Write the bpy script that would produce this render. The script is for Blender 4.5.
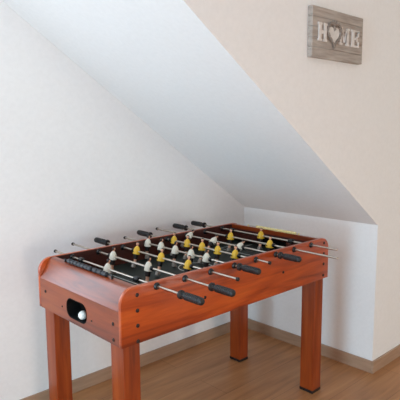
import bpy, bmesh, math, random
from math import sin, cos, pi, radians, sqrt
from mathutils import Vector, Matrix

for o in list(bpy.data.objects):
    bpy.data.objects.remove(o, do_unlink=True)
SC = bpy.context.scene
COL = SC.collection
random.seed(7)

# ------------------------------------------------------------------ camera
cd = bpy.data.cameras.new('camera')
cd.sensor_fit = 'HORIZONTAL'
cd.sensor_width = 36.0
cd.lens = 513.7178 * 36.0 / 400.0
cd.clip_start = 0.02
cam = bpy.data.objects.new('camera', cd)
COL.objects.link(cam)
az, pitch, roll = radians(46.86868697), radians(-7.70591986), radians(-0.32178525)
fw = Vector((cos(pitch)*cos(az), cos(pitch)*sin(az), sin(pitch)))
rt = Vector((sin(az), -cos(az), 0.0))
up = rt.cross(fw)
r2 = rt*cos(roll) + up*sin(roll)
u2 = -rt*sin(roll) + up*cos(roll)
m = Matrix((r2, u2, -fw)).transposed().to_4x4()
m.translation = Vector((-0.91294901, -1.35513481, 1.29757057))
cam.matrix_world = m
SC.camera = cam

# ------------------------------------------------------------------ world, lights, exposure
SC.view_settings.view_transform = 'Standard'
SC.view_settings.look = 'None'
SC.view_settings.gamma = 1.0
SC.view_settings.use_curve_mapping = False
SC.view_settings.exposure = 0.0

w = bpy.data.worlds.new('daylight')
SC.world = w
w.use_nodes = True
wn = w.node_tree
bgn = wn.nodes['Background']
bgn.inputs['Color'].default_value = (0.75, 0.86, 1.0, 1)
bgn.inputs['Strength'].default_value = 0.15


def area(name, loc, target, sx, sy, power, col):
    d = bpy.data.lights.new(name, 'AREA')
    d.shape = 'RECTANGLE'
    d.size, d.size_y = sx, sy
    d.energy = power
    d.color = col
    o = bpy.data.objects.new(name, d)
    COL.objects.link(o)
    o.location = loc
    o.rotation_euler = (Vector(target) - Vector(loc)).to_track_quat('-Z', 'Z').to_euler()
    return o


# daylight entering by the lower gable window on the left and the window behind the camera;
# the upper gable, rear right and left-wall lights are added, unseen, for wall tones and panel highlight
area('window_daylight_gable_low', (-2.48, -0.8, 0.6), (0, -0.8, 0.6), .8, .9, 48, (0.48, 0.79, 1.0))
area('window_daylight_gable_high', (-2.48, -0.5, 2.0), (0, -0.5, 2.0), 1.2, .8, 22, (0.70, 0.87, 1.0))  # added light, unseen, balances the wall and slope brightness
area('window_daylight_rear', (-1.0, -3.6, 0.6), (-1.0, 0, 0.6), .8, .9, 30, (1.0, 0.76, 0.64))
area('window_daylight_rear_right', (2.6, -3.6, 0.7), (2.6, 0, 0.7), .8, .9, 20, (0.94, 1.0, 0.90))  # added light, unseen, evens out the right-hand walls
area('window_daylight_left', (-0.36, 0.86, 1.04), (-0.36, -1.0, 1.04), 0.40, 0.72, 4.0, (0.76, 0.87, 1.0))  # added light, unseen, makes the highlight on the near end panel

# ------------------------------------------------------------------ materials


def srgb(r, g, b):
    f = lambda c: (c/255/12.92) if c/255 <= 0.04045 else ((c/255+0.055)/1.055)**2.4
    return (f(r), f(g), f(b), 1.0)


def mat(name, color, rough=0.5, metal=0.0, spec=0.5, coat=0.0):
    mt = bpy.data.materials.new(name)
    mt.use_nodes = True
    b = mt.node_tree.nodes['Principled BSDF']
    b.inputs['Base Color'].default_value = color
    b.inputs['Roughness'].default_value = rough
    b.inputs['Metallic'].default_value = metal
    b.inputs['Specular IOR Level'].default_value = spec
    b.inputs['Coat Weight'].default_value = coat
    return mt


def N(mt, t, **kw):
    n = mt.node_tree.nodes.new(t)
    for k, v in kw.items():
        setattr(n, k, v)
    return n


def L(mt, a, b):
    mt.node_tree.links.new(a, b)


def ramp(mt, stops):
    r = N(mt, 'ShaderNodeValToRGB')
    e = r.color_ramp.elements
    while len(e) < len(stops):
        e.new(0.5)
    for el, (p, c) in zip(e, stops):
        el.position = p
        el.color = c
    return r


def noise_mat(name, stops, scale, rough, detail=3, coat=0.0, bump=0.0, stretch=(1, 1, 1), spec=0.5, dist=0.0):
    mt = mat(name, stops[0][1], rough, 0, spec, coat)
    b = mt.node_tree.nodes['Principled BSDF']
    tc = N(mt, 'ShaderNodeTexCoord')
    mp = N(mt, 'ShaderNodeMapping')
    mp.inputs['Scale'].default_value = stretch
    nz = N(mt, 'ShaderNodeTexNoise')
    nz.inputs['Scale'].default_value = scale
    nz.inputs['Detail'].default_value = detail
    nz.inputs['Distortion'].default_value = dist
    rp = ramp(mt, stops)
    L(mt, tc.outputs['Object'], mp.inputs['Vector'])
    L(mt, mp.outputs['Vector'], nz.inputs['Vector'])
    L(mt, nz.outputs['Fac'], rp.inputs['Fac'])
    L(mt, rp.outputs['Color'], b.inputs['Base Color'])
    if bump:
        bp = N(mt, 'ShaderNodeBump')
        bp.inputs['Strength'].default_value = bump
        bp.inputs['Distance'].default_value = 0.002
        L(mt, nz.outputs['Fac'], bp.inputs['Height'])
        L(mt, bp.outputs['Normal'], b.inputs['Normal'])
    return mt


def cherry(name, stretch, k=1.0, coat=0.35):
    """glossy orange cherry laminate: broad figure plus fine grain along one axis"""
    mt = mat(name, srgb(178, 80, 40), 0.28, 0, 0.5, coat)
    mt.node_tree.nodes['Principled BSDF'].inputs['Coat Roughness'].default_value = 0.22
    nt = mt.node_tree
    b = nt.nodes['Principled BSDF']
    tc = N(mt, 'ShaderNodeTexCoord')
    mp = N(mt, 'ShaderNodeMapping')
    mp.inputs['Scale'].default_value = stretch
    n1 = N(mt, 'ShaderNodeTexNoise')
    n1.inputs['Scale'].default_value = 13
    n1.inputs['Detail'].default_value = 4
    n1.inputs['Distortion'].default_value = 1.1
    n2 = N(mt, 'ShaderNodeTexNoise')
    n2.inputs['Scale'].default_value = 70
    n2.inputs['Detail'].default_value = 3
    r1 = ramp(mt, [(0.30, srgb(120*k, 43*k, 17*k)), (0.42, srgb(160*k, 63*k, 22*k)), (0.55, srgb(180*k, 76*k, 27*k)), (0.72, srgb(194*k, 90*k, 35*k))])
    r2_ = ramp(mt, [(0.3, (0.80, 0.78, 0.76, 1)), (0.6, (1, 1, 1, 1))])
    mx = N(mt, 'ShaderNodeMix', data_type='RGBA', blend_type='MULTIPLY')
    mx.inputs[0].default_value = 0.8
    L(mt, tc.outputs['Object'], mp.inputs['Vector'])
    L(mt, mp.outputs['Vector'], n1.inputs['Vector'])
    L(mt, mp.outputs['Vector'], n2.inputs['Vector'])
    L(mt, n1.outputs['Fac'], r1.inputs['Fac'])
    L(mt, n2.outputs['Fac'], r2_.inputs['Fac'])
    L(mt, r1.outputs['Color'], mx.inputs[6])
    L(mt, r2_.outputs['Color'], mx.inputs[7])
    L(mt, mx.outputs[2], b.inputs['Base Color'])
    return mt


M = {}
M['wall'] = noise_mat('white_wall_paint', [(0.3, srgb(240, 239, 238)), (0.7, srgb(244, 243, 242))], 60, 0.85, 4, bump=0.015)
M['ceiling'] = noise_mat('white_ceiling_paint', [(0.3, srgb(242, 241, 240)), (0.7, srgb(246, 245, 244))], 60, 0.9, 4, bump=0.015)
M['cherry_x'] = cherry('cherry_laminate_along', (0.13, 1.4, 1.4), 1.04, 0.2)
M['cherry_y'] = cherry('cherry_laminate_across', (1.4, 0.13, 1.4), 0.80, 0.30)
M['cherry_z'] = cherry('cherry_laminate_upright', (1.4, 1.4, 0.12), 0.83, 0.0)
M['liner'] = noise_mat('dark_brown_liner', [(0.3, srgb(66, 28, 22)), (0.7, srgb(84, 38, 30))], 12, 0.45, 3, stretch=(0.3, 0.3, 2))
M['black'] = mat('black_plastic', srgb(22, 21, 22), 0.42)
M['grip'] = mat('black_rubber_grip', srgb(27, 26, 28), 0.5)
M['cup'] = mat('black_ball_cup', srgb(10, 10, 10), 0.8, 0, 0.15)
M['chrome'] = mat('polished_steel', srgb(196, 188, 176), 0.3, 1.0)
M['screw'] = mat('dark_screw_metal', srgb(60, 56, 54), 0.3, 0.9)
M['bolt'] = mat('dark_bolt_cap', srgb(40, 24, 20), 0.45)
M['yellow'] = mat('yellow_shirt_plastic', srgb(236, 190, 52), 0.4)
M['white'] = mat('white_shirt_plastic', srgb(232, 226, 210), 0.4)
M['skin'] = mat('skin_plastic', srgb(226, 170, 140), 0.45)
M['foot'] = mat('grey_foot_plastic', srgb(150, 142, 134), 0.45)
M['hair'] = mat('dark_hair_plastic', srgb(26, 18, 16), 0.5)
M['ball'] = mat('white_ball_plastic', srgb(240, 240, 234), 0.3)
M['bead_yellow'] = mat('yellow_bead_plastic', srgb(236, 218, 152), 0.4)
M['bead_dark'] = mat('dark_bead_plastic', srgb(30, 32, 38), 0.5)
M['line'] = mat('white_field_print', srgb(205, 208, 204), 0.4)
M['letter'] = noise_mat('whitewashed_letter_wood', [(0.35, srgb(214, 207, 201)), (0.65, srgb(230, 223, 218))], 60, 0.75, 4)
M['heart'] = noise_mat('white_heart_paint', [(0.35, srgb(214, 210, 206)), (0.65, srgb(226, 222, 218))], 60, 0.7, 4)
M['wicker'] = noise_mat('grey_wicker', [(0.35, srgb(132, 121, 112)), (0.65, srgb(168, 156, 146))], 200, 0.85, 3)
M['sign'] = noise_mat('weathered_grey_board', [(0.25, srgb(146, 135, 126)), (0.5, srgb(172, 161, 152)), (0.75, srgb(190, 180, 171))],
                      26, 0.8, 6, bump=0.2, stretch=(0.35, 1, 3.2), dist=0.4)
M['field'] = noise_mat('dark_green_field', [(0.3, srgb(28, 36, 32)), (0.7, srgb(33, 41, 37))], 30, 0.5, 2, spec=0.3)
M['skirting'] = noise_mat('oak_skirting', [(0.3, srgb(164, 132, 107)), (0.7, srgb(178, 146, 121))], 12, 0.5, 5, stretch=(0.6, 0.6, 5))
M['frame'] = mat('white_window_frame', srgb(235, 235, 233), 0.4)


def floor_mat():
    mt = mat('oak_laminate_floor', srgb(170, 132, 100), 0.42, 0, 0.5)
    b = mt.node_tree.nodes['Principled BSDF']
    tc = N(mt, 'ShaderNodeTexCoord')
    br = N(mt, 'ShaderNodeTexBrick')
    br.offset = 0.37
    br.inputs['Color1'].default_value = (0.62, 0.62, 0.62, 1)
    br.inputs['Color2'].default_value = (0.42, 0.42, 0.42, 1)
    br.inputs['Mortar'].default_value = (0.0, 0.0, 0.0, 1)
    br.inputs['Scale'].default_value = 1.0
    br.inputs['Mortar Size'].default_value = 0.0012
    br.inputs['Brick Width'].default_value = 1.29
    br.inputs['Row Height'].default_value = 0.193
    mp = N(mt, 'ShaderNodeMapping')
    mp.inputs['Scale'].default_value = (0.5, 5.0, 1)
    nz = N(mt, 'ShaderNodeTexNoise')
    nz.inputs['Scale'].default_value = 5
    nz.inputs['Detail'].default_value = 7
    nz.inputs['Distortion'].default_value = 0.5
    r1 = ramp(mt, [(0.25, srgb(158, 108, 68)), (0.5, srgb(184, 129, 84)), (0.75, srgb(200, 147, 100))])
    r2_ = ramp(mt, [(0.0, (0.55, 0.5, 0.46, 1)), (0.3, (0.88, 0.87, 0.86, 1)), (0.7, (1.04, 1.03, 1.02, 1))])
    mx = N(mt, 'ShaderNodeMix', data_type='RGBA', blend_type='MULTIPLY')
    mx.inputs[0].default_value = 1.0
    L(mt, tc.outputs['Object'], br.inputs['Vector'])
    L(mt, tc.outputs['Object'], mp.inputs['Vector'])
    L(mt, mp.outputs['Vector'], nz.inputs['Vector'])
    L(mt, nz.outputs['Fac'], r1.inputs['Fac'])
    L(mt, br.outputs['Color'], r2_.inputs['Fac'])
    L(mt, r1.outputs['Color'], mx.inputs[6])
    L(mt, r2_.outputs['Color'], mx.inputs[7])
    L(mt, mx.outputs[2], b.inputs['Base Color'])
    return mt


M['floor'] = floor_mat()


def pane_mat():
    mt = mat('clear_window_glass', (1, 1, 1, 1), 0.02)
    nt = mt.node_tree
    out = nt.nodes['Material Output']
    tr = N(mt, 'ShaderNodeBsdfTransparent')
    gl = N(mt, 'ShaderNodeBsdfGlossy')
    gl.inputs['Roughness'].default_value = 0.02
    ms = N(mt, 'ShaderNodeMixShader')
    ms.inputs[0].default_value = 0.06
    L(mt, tr.outputs[0], ms.inputs[1])
    L(mt, gl.outputs[0], ms.inputs[2])
    L(mt, ms.outputs[0], out.inputs['Surface'])
    return mt


M['pane'] = pane_mat()

# ------------------------------------------------------------------ mesh helpers
WLOC = {}                                   # world position of every object's origin


def finish(bm, bevel=0.0, seg=2, ang=40):
    bmesh.ops.remove_doubles(bm, verts=bm.verts, dist=1e-6)
    bmesh.ops.recalc_face_normals(bm, faces=bm.faces)
    if bevel:
        es = [e for e in bm.edges if len(e.link_faces) == 2 and e.calc_face_angle() > radians(30)]
        bmesh.ops.bevel(bm, geom=es, offset=bevel, segments=seg, affect='EDGES', profile=0.6, clamp_overlap=True)
    bm.normal_update()
    for f in bm.faces:
        f.smooth = True
    for e in bm.edges:
        e.smooth = not (len(e.link_faces) == 2 and e.calc_face_angle() > radians(ang))


def to_mesh(name, bm, material):
    me = bpy.data.meshes.new(name)
    bm.to_mesh(me)
    bm.free()
    me.materials.append(material)
    return me


def link(name, me, world, parent=None, rot=None):
    o = bpy.data.objects.new(name, me)
    COL.objects.link(o)
    WLOC[o] = Vector(world)
    if parent is not None:
        o.parent = parent
        o.location = Vector(world) - WLOC[parent]
    else:
        o.location = world
    if rot:
        o.rotation_euler = rot
    return o


def obj(name, bm, material, parent=None, bevel=0.0, seg=2, ang=40, base=False):
    """link a bmesh made in world coordinates as one object with its origin at its own middle (or base)"""
    finish(bm, bevel, seg, ang)
    xs = [v.co for v in bm.verts]
    lo = Vector((min(v.x for v in xs), min(v.y for v in xs), min(v.z for v in xs)))
    hi = Vector((max(v.x for v in xs), max(v.y for v in xs), max(v.z for v in xs)))
    c = (lo + hi)/2
    if base:
        c.z = lo.z
    for v in bm.verts:
        v.co -= c
    return link(name, to_mesh(name, bm, material), c, parent)


def empty(name, loc):
    o = bpy.data.objects.new(name, None)
    o.empty_display_size = 0.05
    COL.objects.link(o)
    o.location = loc
    WLOC[o] = Vector(loc)
    return o


def tag(o, label, cat, group=None):
    o['label'] = label
    o['category'] = cat
    if group:
        o['group'] = group
    return o


def struct(o):
    o['kind'] = 'structure'
    return o


def box(bm, x0, x1, y0, y1, z0, z1):
    v = [bm.verts.new((x, y, z)) for x in (x0, x1) for y in (y0, y1) for z in (z0, z1)]
    for q in ((0, 1, 3, 2), (4, 6, 7, 5), (0, 4, 5, 1), (2, 3, 7, 6), (0, 2, 6, 4), (1, 5, 7, 3)):
        bm.faces.new([v[i] for i in q])
    return v


def BX(*a):
    bm = bmesh.new()
    box(bm, *a)
    return bm


def prism(bm, pts, axis, a, b):
    """extrude a 2-D outline (list of pairs) along one axis between a and b"""
    def P(p, t):
        return {'x': (t, p[0], p[1]), 'y': (p[0], t, p[1]), 'z': (p[0], p[1], t)}[axis]
    v0 = [bm.verts.new(P(p, a)) for p in pts]
    v1 = [bm.verts.new(P(p, b)) for p in pts]
    n = len(pts)
    for i in range(n):
        bm.faces.new((v0[i], v0[(i+1) % n], v1[(i+1) % n], v1[i]))
    bm.faces.new(v0[::-1])
    bm.faces.new(v1)


def lathe(bm, prof, axis='y', origin=(0, 0, 0), n=20, cap=True):
    """prof: (distance along the axis, radius)"""
    O = Vector(origin)
    rings = []
    for t, r in prof:
        ring = []
        for k in range(n):
            a = 2*pi*k/n
            c, s = r*cos(a), r*sin(a)
            ring.append(bm.verts.new(O + Vector({'x': (t, c, s), 'y': (c, t, s), 'z': (c, s, t)}[axis])))
        rings.append(ring)
    for A, B in zip(rings, rings[1:]):
        for k in range(n):
            bm.faces.new((A[k], A[(k+1) % n], B[(k+1) % n], B[k]))
    if cap:
        bm.faces.new(rings[0][::-1])
        bm.faces.new(rings[-1])


def loft(bm, secs, n=16, power=2.0):
    """secs: (z, cx, rx, ry) superellipse sections stacked in z"""
    rings = []
    for z, cx, rx, ry in secs:
        ring = []
        for k in range(n):
            a = 2*pi*k/n
            c, s = cos(a), sin(a)
            q = 2.0/power
            ring.append(bm.verts.new((cx + rx*math.copysign(abs(c)**q, c), ry*math.copysign(abs(s)**q, s), z)))
        rings.append(ring)
    for A, B in zip(rings, rings[1:]):
        for k in range(n):
            bm.faces.new((A[k], A[(k+1) % n], B[(k+1) % n], B[k]))
    bm.faces.new(rings[0][::-1])
    bm.faces.new(rings[-1])


def ball(bm, c, r, u=12, v=8, sc=(1, 1, 1)):
    mtx = Matrix.Translation(c) @ Matrix.Diagonal((r*sc[0], r*sc[1], r*sc[2], 1))
    bmesh.ops.create_uvsphere(bm, u_segments=u, v_segments=v, radius=1.0, matrix=mtx)


# ------------------------------------------------------------------ room
XK, YW, Y3, HK = 1.5471, 0.8525, -0.0745, 0.8061
SL = 0.6798                                      # rise of the sloping soffit
CEIL = 2.6
XL, YR, XR = -2.55, -3.7, 4.2
XT = XK - (CEIL - HK)/SL                         # where the slope meets the flat ceiling

struct(obj('floor', BX(XL, XR, YR, YW, -0.08, 0.0), M['floor']))
struct(obj('wall_back', BX(XK, XK+.06, Y3+.05, YW, 0, HK), M['wall']))
bm = bmesh.new()
prism(bm, [(XK, 0), (XR, 0), (XR, CEIL), (XT, CEIL), (XK, HK)], 'y', Y3, Y3+.05)
struct(obj('wall_right', bm, M['wall'], ang=15))
bm = bmesh.new()
prism(bm, [(XK, HK), (XT, CEIL), (XT+.12, CEIL), (XK+.06, HK+.04), (XK+.06, HK)], 'y', Y3+.05, YW)
struct(obj('ceiling_slope', bm, M['wall'], ang=15))
struct(obj('ceiling', BX(XL, XR, YR, YW, CEIL, CEIL+.1), M['ceiling']))
struct(obj('wall_far_right', BX(XR, XR+.1, YR, Y3+.05, -0.08, CEIL+.1), M['wall']))


def wall_with_openings(name, axis, at, thick, a0, a1, holes):
    """one wall with rectangular openings (w0, w1, z0, z1)"""
    bm = bmesh.new()
    us = sorted({a0, a1, *[h[0] for h in holes], *[h[1] for h in holes]})
    for p, q in zip(us, us[1:]):
        zs = [-.08]
        for h in sorted(holes, key=lambda h: h[2]):
            if h[0] < (p+q)/2 < h[1]:
                zs += [h[2], h[3]]
        zs.append(CEIL+.1)
        for r, t in zip(zs[::2], zs[1::2]):
            if axis == 'x':
                box(bm, at, at+thick, p, q, r, t)
            else:
                box(bm, p, q, at, at+thick, r, t)
    return struct(obj(name, bm, M['wall']))


W_REAR = ((-1.45, -0.55, 0.10, 1.10), (2.15, 3.05, 0.20, 1.20))  # second opening is added, unseen, to hold the rear right light
W_GABLE = ((-1.25, -0.35, 0.10, 1.10), (-1.15, 0.15, 1.55, 2.45))  # second opening is added, unseen, to hold the upper gable light
W_LEFT_ADDED = ((-0.62, -0.10, 0.60, 1.48),)  # added opening, unseen, placed so its light reflects in the end panel
wall_with_openings('wall_rear', 'y', YR-.12, .12, XL-.12, XR+.1, W_REAR)
wall_with_openings('wall_gable', 'x', XL-.12, .12, YR, YW, W_GABLE)
wall_with_openings('wall_left', 'y', YW, .12, XL-.12, XR, W_LEFT_ADDED)


def window(name, axis, at, w0, w1, z0, z1):
    f = .06
    bm = bmesh.new()
    for (p, q, r, s) in ((w0, w0+f, z0, z1), (w1-f, w1, z0, z1), (w0+f, w1-f, z0, z0+f), (w0+f, w1-f, z1-f, z1),
                         ((w0+w1)/2-.03, (w0+w1)/2+.03, z0+f, z1-f)):
        if axis == 'x':
            box(bm, at, at+.05, p, q, r, s)
        else:
            box(bm, p, q, at, at+.05, r, s)
    o = struct(obj(name, bm, M['frame']))
    if axis == 'x':
        b2 = BX(at+.02, at+.026, w0+f, w1-f, z0+f, z1-f)
    else:
        b2 = BX(w0+f, w1-f, at+.02, at+.026, z0+f, z1-f)
    obj('pane', b2, M['pane'], o)
    return o


for k, (ax, at, h) in enumerate([('y', YR-.10, W_REAR[0]), ('y', YR-.10, W_REAR[1]), ('x', XL-.10, W_GABLE[0]), ('x', XL-.10, W_GABLE[1]),
                                 ('y', YW+.05, W_LEFT_ADDED[0])]):
    window('window_%d' % (k+1), ax, at, *h)  # second, fourth and fifth frames fill the added, unseen openings

# skirting boards, mitred round the alcove
T, HB = 0.012, 0.0664


def skirt(name, x0, x1, y0, y1):
    return struct(obj(name, BX(x0, x1, y0, y1, 0, HB), M['skirting'], bevel=.0015, seg=1))


skirt('baseboard_left', XL, XK-T, YW-T, YW)
skirt('baseboard_back', XK-T, XK, Y3, YW)
skirt('baseboard_right', XK-T, XR, Y3-T, Y3)

# ------------------------------------------------------------------ foosball table
LX, WY, ZT, ZB = 1.21, 0.5925, 0.784, 0.5838
PT = 0.0154                                      # panel thickness
table = empty('foosball_table', (LX/2, WY/2, 0))
tag(table, 'orange cherry-wood foosball table standing on four square legs in the alcove', 'foosball table')


def arc(cx, cz, r, a0, a1, n):
    return [(cx + r*cos(radians(a0+(a1-a0)*k/n)), cz + r*sin(radians(a0+(a1-a0)*k/n))) for k in range(n+1)]


RC = 0.055
outline = [(0, ZB), (LX, ZB)] + arc(LX-RC, ZT-RC, RC, 0, 90, 10) + arc(RC, ZT-RC, RC, 90, 180, 10)
for y0 in (0.0, WY-PT):
    bm = bmesh.new()
    prism(bm, outline, 'y', y0, y0+PT)
    obj('side_panel', bm, M['cherry_x'], table, bevel=.0016, ang=30)


for y0 in (PT, WY-PT-.0015):
    obj('inner_side_wall', BX(.050, LX-.050, y0, y0+.0015, 0.690, ZT-.0015), M['liner'], table)


def mx_(x, flip):
    return LX - x if flip else x


def obround(yc, zc, hw, hh, r, n=8):
    pts = []
    for (sy, sz, a0) in ((1, 1, 0), (-1, 1, 90), (-1, -1, 180), (1, -1, 270)):
        for k in range(n+1):
            a = radians(a0 + 90*k/n)
            pts.append((yc + sy*(hw-r) + r*cos(a), zc + sz*(hh-r) + r*sin(a)))
    return pts


ZK = 0.707                                       # where the end panel starts to lean inwards
HY, HZ, HW, HH, HR = 0.291, 0.640, 0.070, 0.036, 0.030


def ray_rect(yc, zc, y, z, y0, y1, z0, z1):
    dy, dz = y-yc, z-zc
    t = 1e9
    if dy > 1e-9: t = min(t, (y1-yc)/dy)
    if dy < -1e-9: t = min(t, (y0-yc)/dy)
    if dz > 1e-9: t = min(t, (z1-zc)/dz)
    if dz < -1e-9: t = min(t, (z0-zc)/dz)
    return (yc+dy*t, zc+dz*t)


for flip in (False, True):
    y0, y1 = PT, WY-PT
    bm = bmesh.new()
    # lower upright board with the ball-return hole
    inner = obround(HY, HZ, HW, HH, HR)
    corners = [(y0, ZB), (y1, ZB), (y1, ZK), (y0, ZK)]
    outer = []
    for (y, z) in inner:
        outer.append(ray_rect(HY, HZ, y, z, y0, y1, ZB, ZK))
    for c in corners:                             # snap the nearest sample on to each corner
        k = min(range(len(outer)), key=lambda i: (outer[i][0]-c[0])**2+(outer[i][1]-c[1])**2)
        outer[k] = c
    n = len(inner)
    rings = []
    for x in (mx_(0.0006, flip), mx_(PT, flip)):
        rings.append(([bm.verts.new((x, *p)) for p in inner], [bm.verts.new((x, *p)) for p in outer]))
    (i0, o0), (i1, o1) = rings
    for k in range(n):
        j = (k+1) % n
        bm.faces.new((i0[k], i0[j], o0[j], o0[k]))
        bm.faces.new((i1[j], i1[k], o1[k], o1[j]))
        bm.faces.new((i0[j], i0[k], i1[k], i1[j]))
        bm.faces.new((o0[k], o0[j], o1[j], o1[k]))
    # leaning upper board with a rounded crest and a flat top
    prof = [(0.0006, ZK), (0.030, 0.7575), (0.037, 0.768), (0.044, 0.7765), (0.053, 0.7815), (0.064, 0.7825), (0.072, 0.7825),
            (0.072, 0.762), (0.054, 0.760), (0.020, ZK)]
    prism(bm, [(mx_(x, flip), z) for x, z in prof], 'y', y0, y1)
    obj('end_panel', bm, M['cherry_y'], table, ang=25)
    # inner end wall with the goal mouth
    bm = bmesh.new()
    xa, xb = sorted((mx_(0.060, flip), mx_(0.072, flip)))
    gy0, gy1 = WY/2-.095, WY/2+.095
    box(bm, xa, xb, y0, gy0, 0.700, 0.7620)
    box(bm, xa, xb, gy1, y1, 0.700, 0.7620)
    box(bm, xa, xb, gy0, gy1, 0.752, 0.7620)
    obj('inner_end_wall', bm, M['liner'], table)
    bm = bmesh.new()
    xa, xb = sorted((mx_(0.030, flip), mx_(0.062, flip)))
    g = .004
    box(bm, xa, xa+g if not flip else xb, gy0, gy1, 0.694, 0.752) if not flip else box(bm, xb-g, xb, gy0, gy1, 0.694, 0.752)
    box(bm, xa, xb, gy0-g, gy0, 0.694, 0.752)
    box(bm, xa, xb, gy1, gy1+g, 0.694, 0.752)
    box(bm, xa, xb, gy0, gy1, 0.690, 0.694)
    obj('goal_box', bm, M['cup'], table)
    # black ball-return cup with its rim
    if not flip or True:
        bm = bmesh.new()
        secs = [(-0.0012, 0.002, 1.0), (0.001, 0.0035, 1.0), (0.001, -0.0005, 1.0), (0.012, -0.0015, 1.0), (0.055, -0.004, 1.0)]
        rs = []
        for (x, grow, _) in secs:
            rs.append([bm.verts.new((mx_(x, flip), *p)) for p in obround(HY, HZ, HW+grow-.001, HH+grow-.001, HR+grow*.8)])
        order = [1, 0, 2, 3, 4]
        for a, b in zip(order, order[1:]):
            for k in range(n):
                j = (k+1) % n
                bm.faces.new((rs[a][k], rs[a][j], rs[b][j], rs[b][k]))
        bm.faces.new(rs[4])
        obj('ball_return', bm, M['cup'], table)

obj('playfield', BX(0.020, LX-0.020, PT, WY-PT, 0.682, 0.690), M['field'], table)
pf = table.children[-1]
# white markings printed on the playfield
bm = bmesh.new()
zf0, zf1 = 0.6900, 0.6904
YC, XC = WY/2, LX/2


def ring(bm, cx, cy, r, wd, a0=0, a1=360, n=48):
    P = []
    for k in range(n+1):
        a = radians(a0+(a1-a0)*k/n)
        P.append([bm.verts.new((cx+rr*cos(a), cy+rr*sin(a), z)) for rr, z in ((r, zf0), (r, zf1), (r+wd, zf1), (r+wd, zf0))])
    for A, B in zip(P, P[1:]):
        for q in range(4):
            bm.faces.new((A[q], A[(q+1) % 4], B[(q+1) % 4], B[q]))


ring(bm, XC, YC, .075, .004)
obj('centre_circle', bm, M['line'], pf)
obj('halfway_line', BX(XC-.002, XC+.002, PT+.02, WY-PT-.02, zf0, zf1), M['line'], pf)
for s in (0, 1):
    for nm, dx, hy in (('goal_area_line', .10, .13), ('penalty_area_line', .19, .19)):
        xa, xb = mx_(.075, s), mx_(.075+dx, s)
        wd = .004 if not s else -.004
        bm = bmesh.new()
        prism(bm, [(xa, YC-hy), (xb, YC-hy), (xb, YC+hy), (xa, YC+hy), (xa, YC+hy-.004), (xb-wd, YC+hy-.004), (xb-wd, YC-hy+.004), (xa, YC-hy+.004)], 'z', zf0, zf1)
        obj(nm, bm, M['line'], pf)

LW, LY = 0.069, 0.0757
for x0 in (PT, LX-PT-LW):
    for y0 in (PT, WY-PT-LY):
        lg = obj('leg', BX(x0, x0+LW, y0, y0+LY, 0.013, 0.681), M['cherry_z'], table, bevel=.003, seg=3)
        obj('foot', BX(x0-.001, x0+LW+.001, y0-.001, y0+LY+.001, 0.0, 0.014), M['black'], lg, bevel=.002)

# bushings where the rods pass the side panels
RX = [0.605 + (k-3.5)*0.1303 for k in range(8)]
RZ = 0.767


def bushing_bm(x, y, s):
    bm = bmesh.new()
    lathe(bm, [(0, .0050), (0, .0130), (s*.002, .0133), (s*.005, .0118), (s*.0085, .0095), (s*.0095, .0085), (s*.0095, .0050)],
          'y', (x, y, RZ), 18, cap=False)
    return bm


for x in RX:
    for y, s in ((0.0, -1), (PT, 1), (WY-PT, -1), (WY, 1)):
        obj('bushing', bushing_bm(x, y, s), M['black'], table, ang=30)


def cap_bm(c, axis, s, r):
    bm = bmesh.new()
    lathe(bm, [(0, r), (s*.0016, r*.96), (s*.0026, r*.72), (s*.0026, r*.42), (s*.0010, r*.36), (s*.0010, r*.02)], axis, c, 14)
    return bm


for x in (0.066, LX-0.040):
    for z in ((0.754, 0.700, 0.647, 0.592) if x < .5 else (0.760, 0.708, 0.657, 0.601)):
        obj('bolt', cap_bm((x, 0, z), 'y', -1, .0072), M['bolt'], table)
        obj('bolt', cap_bm((x, WY, z), 'y', 1, .0072), M['bolt'], table)
for y, z in ((.049, .657), (.049, .601), (.533, .659)):
    obj('bolt', cap_bm((0.0006, y, z), 'x', -1, .0066), M['bolt'], table)
for y in (.398, .185):
    obj('screw', cap_bm((0.0006, y, .630), 'x', -1, .0036), M['bolt'], table)
for x, z in ((.380, .673), (.857, .677)):
    obj('screw', cap_bm((x, 0, z), 'y', -1, .0062), M['screw'], table)

# score counters: beads on a wire along each end
for flip, mname, spans in ((False, 'bead_dark', ((.443, .268, 7), (.258, .166, 3))),
                           (True, 'bead_yellow', ((.410, .152, 10),))):
    x = mx_(0.058, flip)
    zc = 0.7865 if flip else 0.7915
    RB = .0076 if flip else .0092
    bm = bmesh.new()
    lathe(bm, [(0.135, .0016), (0.470, .0016)], 'y', (x, 0, zc), 8)
    sc = obj('score_counter', bm, M['chrome'] if flip else M['black'], table)
    for yy in (0.135, 0.466):
        obj('bracket', BX(x-.004, x+.004, yy-.003, yy+.003, 0.780, zc+.004), M['bead_yellow'] if flip else M['black'], sc, bevel=.001)
    for (ya, yb, nb) in spans:
        st = (ya-yb)/nb
        for k in range(nb):
            a, b = yb+st*k+.0006, yb+st*(k+1)-.0006
            bb = bmesh.new()
            lathe(bb, [(a, .0018), (a, .0058), (a+.003, RB), (b-.003, RB), (b, .0058), (b, .0018)], 'y', (x, 0, zc), 14)
            o = obj('score_bead', bb, M[mname], sc, ang=35)

# ------------------------------------------------------------------ player figures (shared meshes, facing +x, rod along y through the origin)


FS = 1.15                                        # figure scale


def grow(bm, k=FS):
    for v in bm.verts:
        v.co *= k


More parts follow.
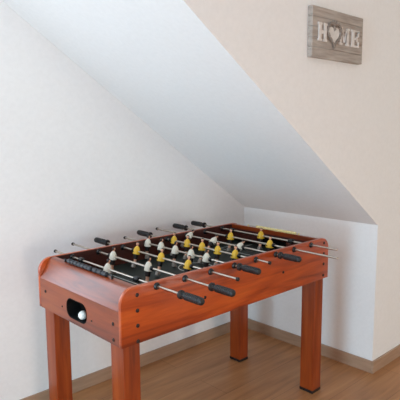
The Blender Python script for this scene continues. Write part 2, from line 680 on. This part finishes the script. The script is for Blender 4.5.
def fig_body():
    bm = bmesh.new()
    loft(bm, [(-.0620, .002, .0070, .0062), (-.0610, .002, .0082, .0072), (-.0500, .0015, .0070, .0068), (-.0440, .0, .0052, .0062),
              (-.0340, 0, .0056, .0066), (-.0200, 0, .0060, .0078), (-.0080, 0, .0062, .0082), (.0060, 0, .0068, .0088),
              (.0150, 0, .0058, .0080), (.0185, 0, .0040, .0052), (.0200, .0003, .0030, .0032), (.0222, .0006, .0034, .0034),
              (.0240, .0010, .0050, .0045), (.0275, .0010, .0060, .0052), (.0310, .0006, .0058, .0050), (.0338, .0002, .0042, .0036),
              (.0350, 0, .0018, .0016)], 14)
    ball(bm, Vector((.0070, 0, .0270)), .0013, 8, 6)                     # nose
    for s in (-1, 1):
        ball(bm, Vector((.0005, s*.0053, .0272)), .0012, 8, 6)           # ears
    finish(bm, ang=60)
    grow(bm)
    return to_mesh('player_figure', bm, M['skin'])


def fig_shirt(mt):
    bm = bmesh.new()
    loft(bm, [(-.0125, 0, .0105, .0132), (-.0118, 0, .0124, .0150), (-.0050, 0, .0124, .0144), (.0060, 0, .0110, .0130),
              (.0130, 0, .0084, .0102), (.0168, 0, .0060, .0074), (.0192, 0, .0046, .0054), (.0195, 0, .0034, .0036)], 18, 2.3)
    for s in (-1, 1):                                                    # sleeves hanging at the sides
        b2 = bmesh.new()
        loft(b2, [(-.0115, 0, .0026, .0020), (-.0105, 0, .0034, .0028), (0, 0, .0040, .0032), (.0110, 0, .0044, .0036), (.0150, 0, .0030, .0026)], 10)
        bmesh.ops.transform(b2, matrix=Matrix.Translation((0, s*.0130, 0)) @ Matrix.Rotation(s*radians(26), 4, 'X'), verts=b2.verts)
        me = bpy.data.meshes.new('tmp')
        b2.to_mesh(me)
        b2.free()
        bm.from_mesh(me)
        bpy.data.meshes.remove(me)
    finish(bm, ang=50)
    grow(bm)
    return to_mesh('shirt', bm, mt)


def fig_shorts():
    bm = bmesh.new()
    loft(bm, [(-.0310, 0, .0070, .0088), (-.0308, 0, .0080, .0098), (-.0180, 0, .0084, .0106), (-.0110, 0, .0084, .0106), (-.0108, 0, .0060, .0080)], 16, 2.4)
    finish(bm, ang=50)
    grow(bm)
    return to_mesh('shorts', bm, M['hair'])


def fig_hair():
    bm = bmesh.new()
    ball(bm, Vector((0, 0, .0282)), .0066, 14, 10, (1.05, .98, 1.18))
    kill = [v for v in bm.verts if v.co.x > -.0016 and v.co.z < .0318 or v.co.z < .0235]
    bmesh.ops.delete(bm, geom=kill, context='VERTS')
    r = bmesh.ops.solidify(bm, geom=bm.faces[:], thickness=.0012)
    finish(bm, ang=50)
    grow(bm)
    return to_mesh('hair', bm, M['hair'])


def fig_foot():
    bm = bmesh.new()
    loft(bm, [(-.0632, .003, .0080, .0074), (-.0625, .003, .0092, .0082), (-.0530, .0025, .0086, .0080), (-.0475, .001, .0066, .0074)], 14, 3)
    finish(bm, ang=50)
    grow(bm)
    return to_mesh('boot', bm, M['foot'])


def fig_badge():
    bm = bmesh.new()
    lathe(bm, [(.0105, .0026), (.0130, .0026)], 'x', (0, -.0050, -.0040), 10)
    finish(bm)
    grow(bm)
    return to_mesh('badge', bm, M['hair'])


MESH = {'body': fig_body(), 'white': fig_shirt(M['white']), 'yellow': fig_shirt(M['yellow']), 'shorts': fig_shorts(),
        'hair': fig_hair(), 'boot': fig_foot(), 'badge': fig_badge()}
MESH['white'].name = 'white_shirt'
MESH['yellow'].name = 'yellow_shirt'


def make_figure(rod, x, y, team, lean):
    rot = (0, radians(lean), 0 if team == 'white' else 0)
    f = link('player_figure', MESH['body'], (x, y, RZ), rod)
    # whites face the far end (+x), yellows face the near end (-x); lean tips the head towards the far end
    if team == 'white':
        f.rotation_euler = (0, radians(lean), 0)
    else:
        f.rotation_euler = (Matrix.Rotation(radians(lean), 3, 'Y') @ Matrix.Rotation(pi, 3, 'Z')).to_euler()
    for nm, key in (('shirt', team), ('shorts', 'shorts'), ('hair', 'hair'), ('boot', 'boot')) + ((('badge', 'badge'),) if team == 'yellow' else ()):
        o = bpy.data.objects.new(nm, MESH[key])
        COL.objects.link(o)
        o.parent = f
    f['label'] = team + '-shirted player figure with dark hair and black shorts'
    return f


def handle_bm(x, ye, s):
    """grip whose flange faces the table; ye is the outer end, s the outward direction in y"""
    bm = bmesh.new()
    prof = [(-.109, .0052), (-.109, .0138), (-.107, .0152), (-.101, .0152), (-.099, .0136), (-.097, .0096), (-.090, .0092), (-.086, .0104),
            (-.082, .0126)]
    t = -.079
    while t < -.016:
        prof += [(t, .0134), (t+.0045, .0136), (t+.0056, .0127), (t+.0068, .0127)]
        t += .0079
    prof += [(-.010, .0132), (-.005, .0120), (-.0015, .0092), (0, .0050)]
    lathe(bm, [(s*a, r) for a, r in prof], 'y', (x, ye, RZ), 18)
    return bm


# per rod: near end y, far end y, side of the handle, team, figures' y, lean of the heads, label
RODS = [
    (-.233, .729, 'near', 'white', (.306,), 12,
     'steel rod with a single white-shirted goalkeeper, nearest the ball-return end of the table'),
    (-.244, .806, 'near', 'white', (.463, .216), 8,
     'steel rod carrying two white-shirted players, second from the ball-return end'),
    (-.145, .812, 'far', 'yellow', (.471, .299, .129), 14,
     'steel rod carrying three yellow-shirted players with its grip by the wall'),
    (-.134, .752, 'near', 'white', (.560, .460, .360, .255, .158), 8,
     'steel rod carrying a row of five white-shirted players across midfield'),
    (-.080, .815, 'far', 'yellow', (.521, .425, .323, .222, .116), 8,
     'steel rod carrying a row of five yellow-shirted players across midfield'),
    (-.131, .823, 'near', 'white', (.554, .381, .209), 50,
     'steel rod with three white-shirted players tipped forward, heads down'),
    (-.225, .832, 'far', 'yellow', (.390, .138), 8,
     'steel rod carrying two yellow-shirted players, its bare end sticking out beside the last rod'),
    (-.141, .822, 'far', 'yellow', (.302,), 6,
     'steel rod with a single yellow-shirted goalkeeper, nearest the yellow score beads'),
]
for k, (ya, yb, side, team, ys, lean, label) in enumerate(RODS):
    x = RX[k]
    root = empty('player_rod', (x, (ya+yb)/2, RZ))
    tag(root, label, 'foosball rod', 'player rods across the foosball table')
    bm = bmesh.new()
    lathe(bm, [(ya+.003, .0046), (yb-.003, .0046)], 'y', (x, 0, RZ), 14)
    obj('rod', bm, M['chrome'], root)
    if side == 'near':
        obj('handle', handle_bm(x, ya, -1), M['grip'], root, ang=30)
        ye, s = yb, 1
    else:
        obj('handle', handle_bm(x, yb, 1), M['grip'], root, ang=30)
        ye, s = ya, -1
    bm = bmesh.new()
    cr = .0074 if k < 6 else .0047
    lathe(bm, [(ye-s*.010, .0048), (ye-s*.010, cr), (ye-s*.002, cr), (ye, cr*.6)], 'y', (x, 0, RZ), 14)
    obj('end_cap', bm, M['black'] if k < 6 else M['chrome'], root, ang=30)
    stops = [min(ys)-.024, max(ys)+.024]
    if len(ys) == 1:
        stops = [.113, .500]
    for yy in stops:
        hw_ = .013 if len(ys) == 1 else .006
        rr = .0118 if len(ys) == 1 else .0098
        if yy-hw_ < PT+.010 or yy+hw_ > WY-PT-.010:
            continue
        bm = bmesh.new()
        lathe(bm, [(yy-hw_, .0048), (yy-hw_, rr*.85), (yy-hw_*.7, rr), (yy+hw_*.7, rr), (yy+hw_, rr*.85), (yy+hw_, .0048)], 'y', (x, 0, RZ), 14)
        obj('rubber_stop', bm, M['black'], root, ang=30)
    for yy in ys:
        make_figure(root, x, yy, team, lean)

# ------------------------------------------------------------------ ball lying in the return cup
bm = bmesh.new()
bmesh.ops.create_uvsphere(bm, u_segments=24, v_segments=16, radius=.0165)
bmesh.ops.translate(bm, vec=(.0165, .2745, HZ-HH+.0030+.0165), verts=bm.verts)
tag(obj('ball', bm, M['ball']), 'small white ball lying in the black ball-return opening of the table', 'ball')

# ------------------------------------------------------------------ wooden HOME sign on the right-hand wall
SX0, SX1, SZ0, SZ1 = 0.893, 1.287, 1.594, 1.797
SF = Y3 - .024                                    # front face
sign = empty('wall_sign', ((SX0+SX1)/2, Y3, SZ0))
tag(sign, 'weathered grey wooden sign reading HOME with a white heart, hung on the wall', 'sign')
bm = bmesh.new()
nb, hh = 5, (SZ1-SZ0)/5
for i in range(nb):
    box(bm, SX0, SX1, SF, Y3-.0005, SZ0+hh*i+.0004, SZ0+hh*(i+1)-.0004)
obj('board', bm, M['sign'], sign, bevel=.0014, seg=1)


def letter(name, polys, mt, depth=.006, label=None):
    bm = bmesh.new()
    for pts in polys:
        prism(bm, pts, 'y', SF-depth, SF+.0002)
    return obj(name, bm, mt, sign, bevel=.0008, seg=1)


def R4(x0, x1, z0, z1):
    return [(x0, z0), (x1, z0), (x1, z1), (x0, z1)]


def build_letters(zb, zt, H, Mx, E):
    s = .009                                      # serif height
    # H
    x0, x1 = H
    w_ = (x1-x0)
    st = w_*.27
    letter('letter_h', [R4(x0, x0+w_*.42, zb, zb+s), R4(x1-w_*.42, x1, zb, zb+s), R4(x0, x0+w_*.42, zt-s, zt), R4(x1-w_*.42, x1, zt-s, zt),
                        R4(x0+w_*.07, x0+w_*.07+st, zb+s, zt-s), R4(x1-w_*.07-st, x1-w_*.07, zb+s, zt-s),
                        R4(x0+w_*.07+st, x1-w_*.07-st, (zb+zt)/2-.007, (zb+zt)/2+.007)], M['letter'])
    # M
    x0, x1 = Mx
    w_ = x1-x0
    xm = (x0+x1)/2
    zq = zb+.012
    letter('letter_m', [R4(x0, x0+w_*.32, zb, zb+s), R4(x1-w_*.34, x1, zb, zb+s), R4(x0, x0+w_*.24, zt-s, zt), R4(x1-w_*.24, x1, zt-s, zt),
                        R4(x0+w_*.10, x0+w_*.21, zb+s, zt-s), R4(x1-w_*.27, x1-w_*.07, zb+s, zt-s),
                        [(x0+w_*.21, zt-s), (xm-w_*.06, zq), (xm+w_*.06, zq), (xm+w_*.02, zq+.014), (x0+w_*.30, zt), (x0+w_*.24, zt)],
                        [(x1-w_*.27, zt-s), (x1-w_*.25, zt), (xm+w_*.02, zq+.014), (xm+w_*.06, zq)]], M['letter'])
    # E
    x0, x1 = E
    w_ = x1-x0
    letter('letter_e', [R4(x0, x1, zb, zb+s), R4(x0, x1, zt-s, zt), R4(x0+w_*.12, x0+w_*.42, zb+s, zt-s),
                        R4(x1-w_*.16, x1, zb+s, zb+s+.018), R4(x1-w_*.16, x1, zt-s-.018, zt-s),
                        R4(x0+w_*.42, x1-w_*.25, (zb+zt)/2-.0045, (zb+zt)/2+.0045), R4(x1-w_*.33, x1-w_*.18, (zb+zt)/2-.012, (zb+zt)/2+.012)], M['letter'])


def heart_pts(cx, zlo, zhi, hw, n=40):
    P = []
    for k in range(n):
        t = 2*pi*k/n
        P.append((16*sin(t)**3/16.0, (13*cos(t)-5*cos(2*t)-2*cos(3*t)-cos(4*t))))
    lo, hi = min(p[1] for p in P), max(p[1] for p in P)
    return [(cx+hw*p[0], zlo+(zhi-zlo)*(p[1]-lo)/(hi-lo)) for p in P]


HX, HZ0, HZ1, HWD = 1.0460, 1.657, 1.727, .0400
build_letters(1.661, 1.735, (0.928, 0.993), (1.086, 1.167), (1.179, 1.248))
inner = heart_pts(HX, HZ0, HZ1, HWD)
letter('heart', [inner], M['heart'], .005)
# wicker heart frame: three twigs twisted round the outline
bm = bmesh.new()
cz = (HZ0+HZ1)/2
path = heart_pts(HX, HZ0-.014, HZ1+.012, HWD+.0115, 48)
for tw in range(3):
    rings = []
    for k, (px, pz) in enumerate(path):
        qx, qz = path[(k+1) % 48]
        ox, oz = path[k-1]
        tx, tz = qx-ox, qz-oz
        l_ = sqrt(tx*tx+tz*tz) or 1
        nx, nz = tz/l_, -tx/l_
        ph = 2*pi*tw/3 + 2*pi*k/8
        off, dep = .0034*cos(ph), .0030*sin(ph)
        cxx, czz, cyy = px+nx*off, pz+nz*off, SF-.0065+dep
        rings.append([bm.verts.new((cxx+nx*.0025*cos(a), cyy+.0025*sin(a), czz+nz*.0025*cos(a))) for a in [2*pi*j/6 for j in range(6)]])
    for k in range(48):
        A, B = rings[k], rings[(k+1) % 48]
        for j in range(6):
            bm.faces.new((A[j], A[(j+1) % 6], B[(j+1) % 6], B[j]))
obj('wicker_heart_frame', bm, M['wicker'], sign, ang=60)
# twig bow on top of the heart
bm = bmesh.new()
for (dx, dz, sx_, sz_, rz_) in ((-.014, .006, .014, .0045, 25), (.014, .006, .014, .0045, -25), (-.006, .014, .010, .003, 60), (.008, .014, .010, .003, -65),
                                (0.024, .010, .012, .0022, -10), (0, .002, .006, .005, 0)):
    b2 = bmesh.new()
    bmesh.ops.create_uvsphere(b2, u_segments=10, v_segments=6, radius=1)
    bmesh.ops.transform(b2, matrix=Matrix.Translation((HX-.004+dx, SF-.011, HZ1+.006+dz)) @ Matrix.Rotation(radians(rz_), 4, 'Y') @ Matrix.Diagonal((sx_, .004, sz_, 1)), verts=b2.verts)
    me = bpy.data.meshes.new('tmp')
    b2.to_mesh(me)
    b2.free()
    bm.from_mesh(me)
    bpy.data.meshes.remove(me)
obj('twig_bow', bm, M['wicker'], sign, ang=60)
